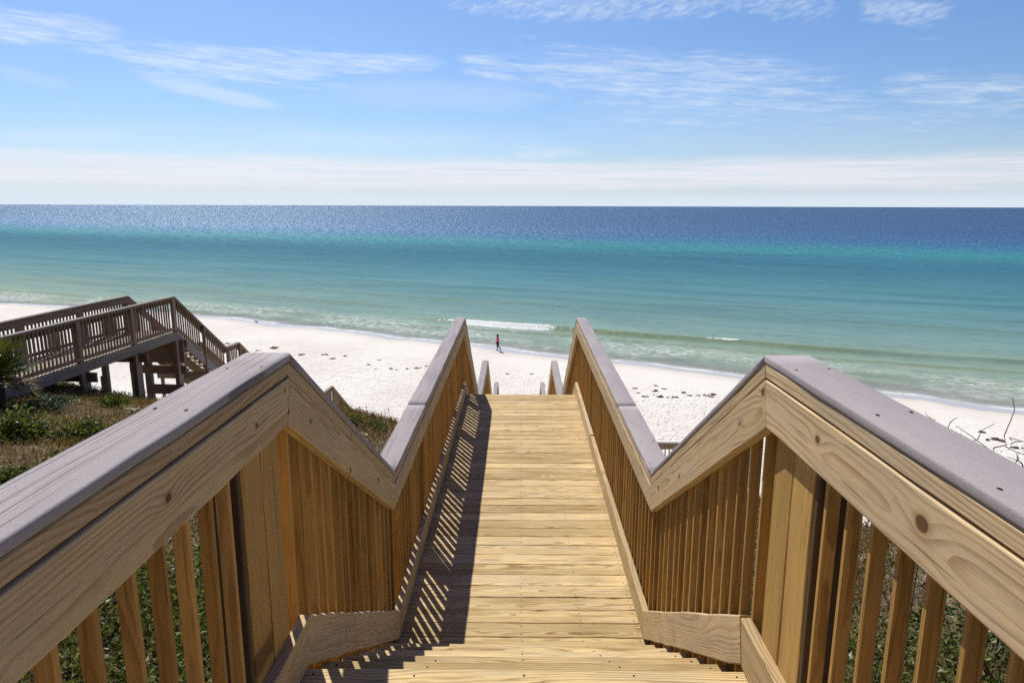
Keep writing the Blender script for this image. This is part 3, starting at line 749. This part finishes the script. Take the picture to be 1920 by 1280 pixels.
for (x0, x1, y0, y1, n) in ((-13, -.88, 4.6, 18.5, 105000), (.92, 7.5, 4.6, 13, 40000)):
    gdens = lambda x, y: .04 + .55*np.clip((greenness(x, y)-.76)*3, 0, 1)
    x, y, z = cover_points(n, x0, x1, y0, y1, gdens)
    z = z + .20*RNG.random(len(x))**1.2
    mid.append(leaves(np.stack([x, y, z], 1), .052, .014, np.clip(.5 + .26*RNG.normal(size=len(x)), 0, 1), .55) + (0,))
    bare = lambda x, y: np.clip(.62 + 1.5*pn(x, y, .5, 11), .08, 1)
    x, y, z = cover_points(int(n*1.5), x0, x1, y0, y1, bare)
    mid.append(blades(np.stack([x, y, z], 1), .12, .0045, np.clip(.42 + .22*RNG.normal(size=len(x)) + .25*pn(x, y, .4, 2), 0, 1), .8) + (1,))
tag(foliage('dune_scrub', mid, [M_scrub, M_dry]), kind='stuff')

def tube(pts, r0, r1, sides=5):
    v = []; f = []
    pts = [Vector(p) for p in pts]; n = len(pts)
    for i, p in enumerate(pts):
        t = (pts[min(i+1, n-1)] - pts[max(i-1, 0)]).normalized()
        a = t.cross(Vector((.3, .2, 1))).normalized(); b_ = t.cross(a)
        r = r0 + (r1-r0)*i/(n-1)
        for q in range(sides):
            an = 2*math.pi*q/sides; v.append(tuple(p + a*r*math.cos(an) + b_*r*math.sin(an)))
    for i in range(n-1):
        for q in range(sides):
            f.append((i*sides+q, i*sides+(q+1) % sides, (i+1)*sides+(q+1) % sides, (i+1)*sides+q))
    f.append(tuple(range(sides))[::-1]); f.append(tuple((n-1)*sides+q for q in range(sides)))
    return v, f
def tubes_obj(name, tl, mat, parent):
    V = []; F = []
    for v, f in tl:
        o = len(V); V += v; F += [tuple(i+o for i in q) for q in f]
    return mesh_obj(name, V, F, mat, parent)

def shrub(px, py, r, hgt, label, mat, n=900, leaf=.06, group=None):
    x, y, z = hit(px, py)
    root = empty('dune_shrub', (x, y, z)); tag(root, label, 'shrub', group)
    P = RNG.normal(size=(n, 3)); P /= np.linalg.norm(P, axis=1)[:, None]
    rr = (RNG.random(n)**.45)
    lump = 1 + .45*np.sin(P[:, 0]*4+px)*np.cos(P[:, 1]*5+py) + .2*RNG.normal(size=n)
    Q = P*rr[:, None]*np.array([r, r, hgt*.62])*lump[:, None]; Q[:, 2] = np.abs(Q[:, 2]) + .02
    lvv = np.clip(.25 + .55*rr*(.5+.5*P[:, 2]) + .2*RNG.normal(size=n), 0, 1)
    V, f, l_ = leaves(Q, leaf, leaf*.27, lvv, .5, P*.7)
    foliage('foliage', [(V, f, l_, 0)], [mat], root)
    tl = []
    for q in range(9):
        a = random.uniform(0, 6.28); e = Vector((math.cos(a)*r*.7, math.sin(a)*r*.7, hgt*random.uniform(.5, .9)))
        tl.append(tube([(0, 0, -.08), e*.45 + Vector((0, 0, .05)), e], .010, .003))
    tubes_obj('stem', tl, M_twig, root)
shrub(22, 826, .52, .55, 'large bright green shrub at the left edge below the palmetto', M_leaf, 2600, .085)
shrub(158, 822, .36, .36, 'bright green leafy shrub in the brown scrub left of the railing', M_leaf, 1100, .07)
shrub(212, 762, .30, .34, 'dark green rounded shrub under the old walkway between its posts', M_leaf, 1000, .065)
shrub(276, 752, .36, .26, 'low spreading green shrub at the foot of the old walkway end post', M_leaf, 1000, .065)
shrub(92, 764, .36, .26, 'grey green shrub in the shade beside the old walkway deck', M_blue, 800, .07)
shrub(120, 880, .34, .24, 'low green shrub near the grey rail in the lower scrub', M_leaf, 900, .06)
shrub(20, 905, .30, .22, 'low green shrub at the left edge against the grey rail', M_leaf, 800, .06)
shrub(660, 792, .30, .15, 'green shrub on the dune crest between the two left rails', M_leaf, 420, .05)
shrub(703, 800, .26, .12, 'flat green shrub on the dune crest beside the landing rail', M_leaf, 330, .05)

def palmetto(x, y, hgt, label):
    z = gzf(x, y); root = empty('saw_palmetto', (x, y, z)); tag(root, label, 'palm')
    tl = [tube([(0, 0, -.1), (.04, 0, .3), (.02, .05, .60)], .11, .08, 8)]
    tubes_obj('trunk', tl, M_twig, root)
    for q in range(34):
        a = q*2.4 + random.uniform(-.3, .3); el = random.uniform(-.55, 1.25)
        Ls = hgt*random.uniform(.22, .55)
        dr = Vector((math.cos(a)*math.cos(el), math.sin(a)*math.cos(el), math.sin(el)))
        c0 = Vector((.02, .05, .58)); hub = c0 + dr*Ls
        V = []; F = []; LV = []
        v, f = tube([c0, c0 + dr*Ls*.5 + Vector((0, 0, .03)), hub], .012, .008, 4); V += v; F += f; LV += [.55]*len(v)
        side = dr.cross(Vector((0, 0, 1))).normalized(); nrm = side.cross(dr)
        fanL = random.uniform(.36, .52); old_ = .95 if el < -.15 else random.uniform(.3, .85)
        nb = 22
        for s in range(nb):
            th = rad(-105 + 210*s/(nb-1)); ld = dr*math.cos(th) + side*math.sin(th) + nrm*random.uniform(.02, .22)
            ld.normalize(); LL = fanL*(1 - .25*abs(th)/1.9)*random.uniform(.9, 1.1)
            wv = ld.cross(nrm).normalized()*.016
            tip = hub + ld*LL + Vector((0, 0, -.10*LL)); md = hub + ld*LL*.5
            n0 = len(V); V += [tuple(hub), tuple(md + wv), tuple(tip), tuple(md - wv)]; F.append((n0, n0+1, n0+2, n0+3)); LV += [min(1, old_ + random.uniform(-.12, .12))]*4
        mesh_obj('frond', V, F, M_palm, root, {'lv': ('FLOAT', LV)})
palmetto(-9.72, 12.3, 1.0, 'saw palmetto with fan fronds at the left edge in front of the old walkway')

# bare dead branches right of the railing
def twig_px(pts, Yd):                       # polyline given where it stands at distance Yd in front
    out = []
    for (px, py) in pts:
        D_ = ray(px, py); t = Yd/D_.y; p = D_*t; out.append((p.x + random.uniform(-.004, .004), p.y + random.uniform(-.05, .05), CAM_H + p.z))
    return out
def dead_shrub(name, polys, Yd, label, r0=.0055):
    base = twig_px([polys[0][0]], Yd)[0]
    zg = gzf(base[0], base[1])
    root = empty(name, (base[0], base[1], zg)); tag(root, label, 'shrub')
    o = Vector((base[0], base[1], zg))
    stem = [(0, 0, -.1), ((.03), .02, (base[2]-zg)*.5), tuple(Vector(base)-o)]
    tubes_obj('stem', [tube(stem, r0*1.3, r0*1.05)], M_twig, root)
    for i, pl_ in enumerate(polys):
        q = [tuple(Vector(p)-o) for p in twig_px(pl_, Yd)]
        if i == 0: q[0] = tuple(Vector(base)-o)
        tubes_obj('branch', [tube(q, r0*(.95 if i == 0 else .65), r0*.35)], M_twig, root)
dead_shrub('dead_shrub', [[(1867, 851), (1872, 843), (1884, 832), (1890, 820), (1891, 790), (1893, 765), (1897, 745)], [(1890, 822), (1900, 823), (1922, 827)], [(1888, 829), (1905, 828), (1925, 826)], [(1882, 835), (1895, 842), (1925, 853)],
    [(1867, 851), (1850, 840), (1828, 823), (1812, 810), (1800, 802)], [(1823, 828), (1830, 821), (1850, 810), (1871, 796)]], 4.6, 'bare black branches of a dead shrub rising beyond the right rail cap')
dead_shrub('dead_shrub', [[(1922, 880), (1912, 866), (1903, 860), (1896, 859)], [(1900, 870), (1901, 855), (1898, 846)], [(1905, 862), (1909, 855)]], 4.4, 'small forked dead twig at the right edge below the bare branches', .006)
dead_shrub('dead_shrub', [[(1778, 803), (1784, 793), (1788, 785), (1789, 779)]], 5.2, 'single short bare twig beyond the right rail left of the bare branches', .005)
dead_shrub('dead_shrub', [[(1747, 787), (1743, 780), (1738, 774)], [(1747, 788), (1746, 782)], [(1750, 790), (1751, 784)]], 5.6, 'tiny bare twig tips just above the right rail cap', .004)
# sea oats on the crest
def oats(pts, label, h):
    x, y, z = hit(*pts); root = empty('sea_oats', (x, y, z)); tag(root, label, 'grass tuft')
    P = np.stack([RNG.normal(size=22)*.22, RNG.normal(size=22)*.14, np.zeros(22)], 1)
    foliage('stalks', [blades(P, h, .005, np.clip(.55+.2*RNG.normal(size=22), 0, 1), .35) + (0,)], [M_dry], root)
for px, py, nm in ((662, 772, 'thin dry sea oats at the left end of the dune crest'), (690, 773, 'thin dry sea oats in the middle of the dune crest'), (726, 775, 'thin dry sea oats on the crest beside the landing rail'), (172, 742, 'dry grass stalks under the old walkway by the left post'), (275, 738, 'tall dry stalks under the old walkway near its end')):
    oats((px, py), nm, .42)

# ------------------------------------------------------------------ wrack on the beach
M_weed = plain('seaweed', (.13, .088, .055), .9, .1, 9, .5)
def weed(px, py, wpx, label, group):
    x, y, z = hit(px, py); dist = math.hypot(x, y); W = wpx*dist/1280*1.0
    bm = bmesh.new()
    for q in range(9):
        u = random.gauss(0, .30); r_ = W*random.uniform(.06, .17)*(1.1-abs(u)); n0 = len(bm.verts)
        cv = bmesh.ops.create_icosphere(bm, subdivisions=2, radius=1)['verts']; sx = random.uniform(0, 50)
        cx, cy = u*W, random.gauss(0, .16)*W + abs(u)*W*random.uniform(-.3, .3)
        for v in cv:
            n_ = 1 + 1.3*float(vnoise(v.co.x*2.2+sx, v.co.y*2.2+v.co.z*1.7))
            v.co = Vector((cx + v.co.x*r_*1.5*n_, cy + v.co.y*r_*1.5*n_, max(v.co.z, -.3)*min(r_, .12)*.55*n_))
    me = bpy.data.meshes.new('seaweed_clump'); bm.to_mesh(me); bm.free(); me.materials.append(M_weed)
    o = bpy.data.objects.new('seaweed_clump', me); COL.objects.link(o); o.location = (x, y, z+.02); o.rotation_euler = (0, 0, random.uniform(-.6, .1))
    tag(o, label, 'seaweed', group)
ORD = ['first', 'second', 'third', 'fourth', 'fifth', 'sixth', 'seventh', 'eighth', 'ninth', 'tenth', 'eleventh', 'twelfth', 'thirteenth', 'fourteenth', 'fifteenth', 'sixteenth']
def weeds(lst, what, group):
    for i, (px, py, w_) in enumerate(sorted(lst)): weed(px, py, w_, what % ORD[i], group)
weeds([(1190, 729, 10), (1196, 737, 8), (1229, 724, 10), (1245, 729, 11), (1228, 734, 13), (1226, 740, 6), (1209, 745, 13), (1237, 744, 16), (1252, 746, 8), (1266, 745, 14), (1283, 736, 12), (1293, 742, 11), (1308, 742.5, 9), (1322, 742, 13), (1337, 740, 13), (1333, 744, 12)],
      'dark seaweed clump, %s from the left in the patch right of the boardwalk', 'seaweed clumps right of the boardwalk')
weeds([(691, 684, 8), (704, 693, 6), (734, 692, 10), (744, 693.5, 6), (764, 691.5, 9), (782, 691, 12), (799, 686.5, 9), (711, 675.5, 8), (647, 668, 9)],
      'small seaweed wisp, %s from the left on the sand left of the landing rail', 'seaweed wisps left of the landing rail')
weeds([(952, 702, 8), (995, 702, 8), (1031, 705, 6)], 'small seaweed wisp, %s from the left on sand between the rails', 'seaweed wisps between the rails')
weeds([(427, 645, 12), (483, 658, 9), (511, 653, 18), (566, 665.5, 12), (611, 665, 14), (624, 673, 12)], 'thin seaweed line, %s from the left behind the left rail peak', 'seaweed lines behind the left rail peak')
weeds([(1840.5, 810.5, 14), (1873, 826, 26), (1907, 840, 16)], 'brown seaweed streak, %s from the left behind the bare branches', 'seaweed streaks behind the bare branches')

# ------------------------------------------------------------------ walking person and shore bird
def skin_mesh(name, verts, edges, radii, mat, parent, root_i=0, sub=2):
    me = bpy.data.meshes.new(name); me.from_pydata(verts, edges, []); o = bpy.data.objects.new(name, me); COL.objects.link(o)
    md = o.modifiers.new('skin', 'SKIN'); md.use_smooth_shade = True
    for i, r in enumerate(radii):
        rr = r if isinstance(r, tuple) else (r, r)
        me.skin_vertices[0].data[i].radius = rr; me.skin_vertices[0].data[i].use_root = (i == root_i)
    sb = o.modifiers.new('sub', 'SUBSURF'); sb.levels = sub; sb.render_levels = sub
    dg = bpy.context.evaluated_depsgraph_get(); dg.update()
    me2 = bpy.data.meshes.new_from_object(o.evaluated_get(dg)); me2.name = name
    bpy.data.objects.remove(o); bpy.data.meshes.remove(me)
    me2.materials.clear(); me2.materials.append(mat)
    for p_ in me2.polygons: p_.material_index = 0
    o = bpy.data.objects.new(name, me2); COL.objects.link(o); o.parent = parent
    return o
x, y, z = hit(933, 657.5)
per = empty('person', (x, y, z), rad(8)); tag(per, 'person in a pink jacket and black leggings walking along the waterline', 'person')
M_skin = plain('skin', (.50, .30, .215), .6, .3, 30, .1); M_pink = plain('pink_jacket', (.62, .17, .25), .85, .1, 14, .22); M_blk = plain('black_leggings', (.014, .014, .016), .8, .2, 20, .3)
M_hair = plain('brown_hair', (.045, .016, .010), .6, .3, 30, .4); M_shirt = plain('white_shirt', (.72, .72, .75), .85, .1, 20, .1); M_shoe = plain('dark_shoes', (.02, .018, .018), .7, .3, 20, .3)
# faces -X; z up; height about 1.62
bv = [(0, 0, .86), (0, 0, 1.02), (.01, 0, 1.20), (.0, 0, 1.33), (-.01, 0, 1.40), (-.03, 0, 1.49), (-.03, 0, 1.57),
      (-.01, .09, .83), (-.03, .10, .46), (.0, .10, .09), (-.12, .10, .03),
      (.01, -.09, .83), (.06, -.09, .50), (.27, -.09, .20), (.25, -.09, .06),
      (.01, .17, 1.33), (.03, .21, 1.08), (-.06, .22, .86), (-.09, .22, .79),
      (.01, -.17, 1.33), (-.04, -.21, 1.08), (-.20, -.21, .90), (-.25, -.21, .84)]
be = [(0, 1), (1, 2), (2, 3), (3, 4), (4, 5), (5, 6), (0, 7), (7, 8), (8, 9), (9, 10), (0, 11), (11, 12), (12, 13), (13, 14), (3, 15), (15, 16), (16, 17), (17, 18), (3, 19), (19, 20), (20, 21), (21, 22)]
brd = [(.13, .10), (.115, .09), (.13, .10), (.12, .09), .05, .085, .075, .078, .055, .04, .035, .078, .055, .042, .035, .055, .042, .032, .028, .055, .042, .032, .028]
skin_mesh('body', bv, be, brd, M_skin, per)
skin_mesh('jacket', [(0, 0, .84), (.005, 0, .98), (.015, 0, 1.18), (0, 0, 1.33), (-.01, 0, 1.41), (.01, .18, 1.34), (.04, .23, 1.08), (-.05, .235, .89), (.01, -.18, 1.34), (-.035, -.225, 1.08), (-.18, -.22, .92)],
          [(0, 1), (1, 2), (2, 3), (3, 4), (3, 5), (5, 6), (6, 7), (3, 8), (8, 9), (9, 10)], [(.20, .18), (.20, .17), (.20, .16), (.16, .13), (.08, .08), .085, .08, .065, .085, .08, .065], M_pink, per)
skin_mesh('shirt', [(0, 0, .76), (0, 0, .82), (0, 0, .95)], [(0, 1), (1, 2)], [(.16, .145), (.155, .14), (.14, .12)], M_shirt, per)
skin_mesh('leggings', [(0, 0, .88), (-.01, .09, .82), (-.03, .10, .46), (.0, .10, .12), (.01, -.09, .82), (.06, -.09, .50), (.26, -.09, .21)], [(0, 1), (1, 2), (2, 3), (0, 4), (4, 5), (5, 6)], [(.14, .11), .092, .066, .05, .092, .066, .05], M_blk, per)
skin_mesh('shoe', [(.05, .10, .05), (-.03, .10, .05), (-.14, .10, .035)], [(0, 1), (1, 2)], [.045, .05, .035], M_shoe, per, 1)
skin_mesh('shoe', [(.31, -.09, .20), (.27, -.09, .13), (.22, -.09, .03)], [(0, 1), (1, 2)], [.045, .05, .035], M_shoe, per, 1)
skin_mesh('hair', [(.02, 0, 1.45), (.015, 0, 1.53), (-.01, 0, 1.60), (-.06, 0, 1.63)], [(0, 1), (1, 2), (2, 3)], [.085, .105, .095, .05], M_hair, per, 1)
x, y, z = hit(480, 607)
bd = empty('shore_bird', (x, y, z), rad(20)); tag(bd, 'tiny dark shore bird standing on wet sand near the waterline at left', 'bird')
M_fe = plain('grey_feathers', (.09, .08, .075), .8, .2, 60, .4); M_leg = plain('bird_leg', (.05, .04, .03), .6)
skin_mesh('body', [(-.02, 0, .24), (.10, 0, .25), (.22, 0, .21), (.32, 0, .18), (-.08, 0, .32), (-.10, 0, .39), (-.14, 0, .395), (-.24, 0, .375)], [(0, 1), (1, 2), (2, 3), (0, 4), (4, 5), (5, 6), (6, 7)], [.075, .09, .05, .012, .045, .045, .035, .007], M_fe, bd, 1)
for s in (-1, 1): tubes_obj('leg', [tube([(.05, s*.03, .20), (.07, s*.03, .10), (.04, s*.03, .0), (-.02, s*.03, .0)], .010, .007)], M_leg, bd)

# ------------------------------------------------------------------ sun and sky
SUN_T = Vector((-.36, .72, 1.0)).normalized()      # towards the sun
elev = math.asin(SUN_T.z); az = math.atan2(SUN_T.x, SUN_T.y)
sd_ = bpy.data.lights.new('sun', 'SUN'); sun = bpy.data.objects.new('sun', sd_); COL.objects.link(sun)
sd_.energy = 5.0; sd_.angle = rad(.53); sd_.color = (1.0, .95, .86)
sun.rotation_euler = SUN_T.to_track_quat('Z', 'Y').to_euler(); sun.location = (0, 0, 40)
W = bpy.data.worlds.new('World'); S.world = W; W.use_nodes = True
nt = W.node_tree; nt.nodes.clear(); k = N(nt)
sky = k.node('ShaderNodeTexSky', sky_type='NISHITA'); sky.sun_disc = False; sky.sun_elevation = elev; sky.sun_rotation = az
sky.altitude = 10; sky.air_density = 1.0; sky.dust_density = .6; sky.ozone_density = 2.0
tc = k.node('ShaderNodeTexCoord').outputs['Generated']
dx, dy, dz = k.sep(k.vm('NORMALIZE', tc))
A = k.m('ARCTAN2', dx, dy); E = k.m('ARCSINE', dz)
def ae(px, py):
    d = ray(px, py); return math.atan2(d.x, d.y), math.asin(d.z)
wob = k.noise(k.comb(k.m('MULTIPLY', A, 7), k.m('MULTIPLY', E, 26), 0), 1, 4, .6)
fin = k.noise(k.comb(k.m('MULTIPLY', A, 17), k.m('ADD', k.m('MULTIPLY', E, 140), k.m('MULTIPLY', A, 8)), 1.7), 1, 8, .70, .5)
fea = k.noise(k.comb(k.m('ADD', k.m('MULTIPLY', A, 60), k.m('MULTIPLY', E, -90)), k.m('ADD', k.m('MULTIPLY', E, 120), k.m('MULTIPLY', A, 10)), 4), 1, 4, .55, .7)
Ew = k.m('ADD', E, k.m('MULTIPLY', k.m('SUBTRACT', wob, .5), .018))
def blob(px0, py0, px1, py1, th, strength):
    a0, e0 = ae(px0, py0); a1, e1 = ae(px1, py1)
    ca, ce = (a0+a1)/2, (e0+e1)/2; ln = math.hypot(a1-a0, e1-e0)/2; ang = math.atan2(e1-e0, a1-a0); t = th/1280/2
    ux = k.m('SUBTRACT', A, ca); uy = k.m('SUBTRACT', Ew, ce)
    u = k.m('ADD', k.m('MULTIPLY', ux, math.cos(ang)/ln), k.m('MULTIPLY', uy, math.sin(ang)/ln))
    v = k.m('ADD', k.m('MULTIPLY', ux, -math.sin(ang)/t), k.m('MULTIPLY', uy, math.cos(ang)/t))
    q = k.m('ADD', k.m('POWER', k.m('ABSOLUTE', u), 3), k.m('MULTIPLY', v, v))
    return k.m('MULTIPLY', k.mr(q, 2.4, .0), strength)
def mx(l):
    r = l[0]
    for q in l[1:]: r = k.m('MAXIMUM', r, q)
    return r
wisps = mx([blob(-40, 48, 215, 62, 40, 1), blob(130, 88, 330, 100, 26, .75), blob(225, 105, 620, 128, 52, 1), blob(500, 110, 830, 122, 34, .95), blob(860, 120, 980, 140, 40, .9), blob(960, 130, 1560, 165, 90, .85), blob(1280, 190, 1620, 180, 40, .6), blob(1640, 158, 1960, 178, 46, .75), blob(1070, 192, 1230, 196, 14, .7), blob(545, 160, 650, 163, 14, .8), blob(1150, 222, 1400, 230, 18, .5), blob(960, 284, 1095, 288, 20, .8), blob(425, 288, 560, 294, 18, .9), blob(20, 285, 180, 290, 24, .6), blob(1380, 200, 1940, 215, 60, .42)])
feath = mx([blob(850, 2, 1400, 8, 44, .9), blob(1380, 0, 1570, 14, 40, .8), blob(1610, 8, 1760, 30, 44, .95), blob(1690, 40, 1790, 15, 22, .8)])
smooth = mx([blob(285, 150, 505, 198, 20, .55), blob(0, 130, 120, 158, 16, .2), blob(650, 170, 1000, 185, 40, .22), blob(500, 258, 900, 262, 26, .30), blob(0, 252, 240, 256, 20, .34), blob(1080, 232, 1900, 246, 70, .15), blob(100, 258, 1100, 262, 60, .12)])
d1 = k.mr(k.m('ADD', k.m('MULTIPLY', wisps, .46), k.m('MULTIPLY', k.m('SUBTRACT', fin, .5), 1.35)), .10, .90)
d2 = k.mr(k.m('ADD', k.m('MULTIPLY', feath, .50), k.m('MULTIPLY', k.m('SUBTRACT', fea, .5), 1.2)), .12, 1.0)
d3 = k.m('MULTIPLY', smooth, k.mr(fin, .25, .6, .6, 1.0))
# bank of pale cloud above the horizon
e_hi, e_lo = ae(960, 303)[1], ae(960, 350)[1]
eb = k.m('ADD', E, k.m('MULTIPLY', k.m('SUBTRACT', k.noise(k.comb(k.m('MULTIPLY', A, 5), k.m('MULTIPLY', E, 40), 9), 1, 5, .6), .5), .02))
bstr = k.noise(k.comb(k.m('MULTIPLY', A, 4), k.m('MULTIPLY', E, 190), 3), 1, 5, .6)
bank = k.m('MULTIPLY', k.mr(eb, e_hi+.009, e_hi-.010), k.mr(eb, e_lo-.010, e_lo+.006))
bank = k.m('MULTIPLY', bank, k.mr(bstr, .30, .60, .38, 1.0))
haze = k.m('ADD', k.m('MULTIPLY', k.mr(E, .11, .0), .5), k.m('MULTIPLY', k.mr(E, .03, .004), .45))
hsv = k.node('ShaderNodeHueSaturation'); hsv.inputs['Saturation'].default_value = 1.0; hsv.inputs['Value'].default_value = 1.0; k.l.new(sky.outputs[0], hsv.inputs['Color'])
SKYMUL = 1.0
base = k.mix(1.0, hsv.outputs[0], (.73, .895, 1.17), 'MULTIPLY')
base = k.mix(k.mr(E, .30, .95), base, k.mix(1.0, base, (.12, .22, .42), 'MULTIPLY'))  # sky above the view dimmed to deepen the shade
rear = k.m('MULTIPLY', k.mr(dy, .15, -.35), k.mr(E, .75, .25))     # sky behind dimmed to cut the fill light on near faces
UN = 1/.10                                    # cloud radiances are given for a Background strength of 0.10
def cl(r, g, b): c = lin(r, g, b); return (c[0]*UN, c[1]*UN, c[2]*UN)
c_ = k.mix(haze, base, cl(222, 234, 247))
c_ = k.mix(k.m('MULTIPLY', bank, .74), c_, cl(242, 240, 248))
c_ = k.mix(k.m('MULTIPLY', d3, .9), c_, cl(226, 238, 253))
c_ = k.mix(k.m('MULTIPLY', d2, .6), c_, cl(232, 242, 254))
c_ = k.mix(k.m('MULTIPLY', d1, .78), c_, cl(236, 244, 254))
c_ = k.mix(rear, c_, k.mix(1.0, c_, (.22, .23, .25), 'MULTIPLY'))
bg = k.node('ShaderNodeBackground'); k.set(bg.inputs['Color'], c_); bg.inputs['Strength'].default_value = .10
wo = k.node('ShaderNodeOutputWorld'); k.l.new(bg.outputs[0], wo.inputs[0])

S.view_settings.view_transform = 'Standard'; S.view_settings.look = 'None'; S.view_settings.exposure = 0; S.view_settings.gamma = 1
S.render.engine = 'CYCLES'
S.cycles.use_denoising = False; S.cycles.denoiser = 'OPENIMAGEDENOISE'; S.cycles.denoising_prefilter = 'ACCURATE'; S.cycles.denoising_input_passes = 'RGB_ALBEDO_NORMAL'
S.cycles.max_bounces = 6; S.cycles.diffuse_bounces = 4; S.cycles.transparent_max_bounces = 8; S.cycles.sample_clamp_indirect = 6
S.cycles.caustics_reflective = False; S.cycles.caustics_refractive = False
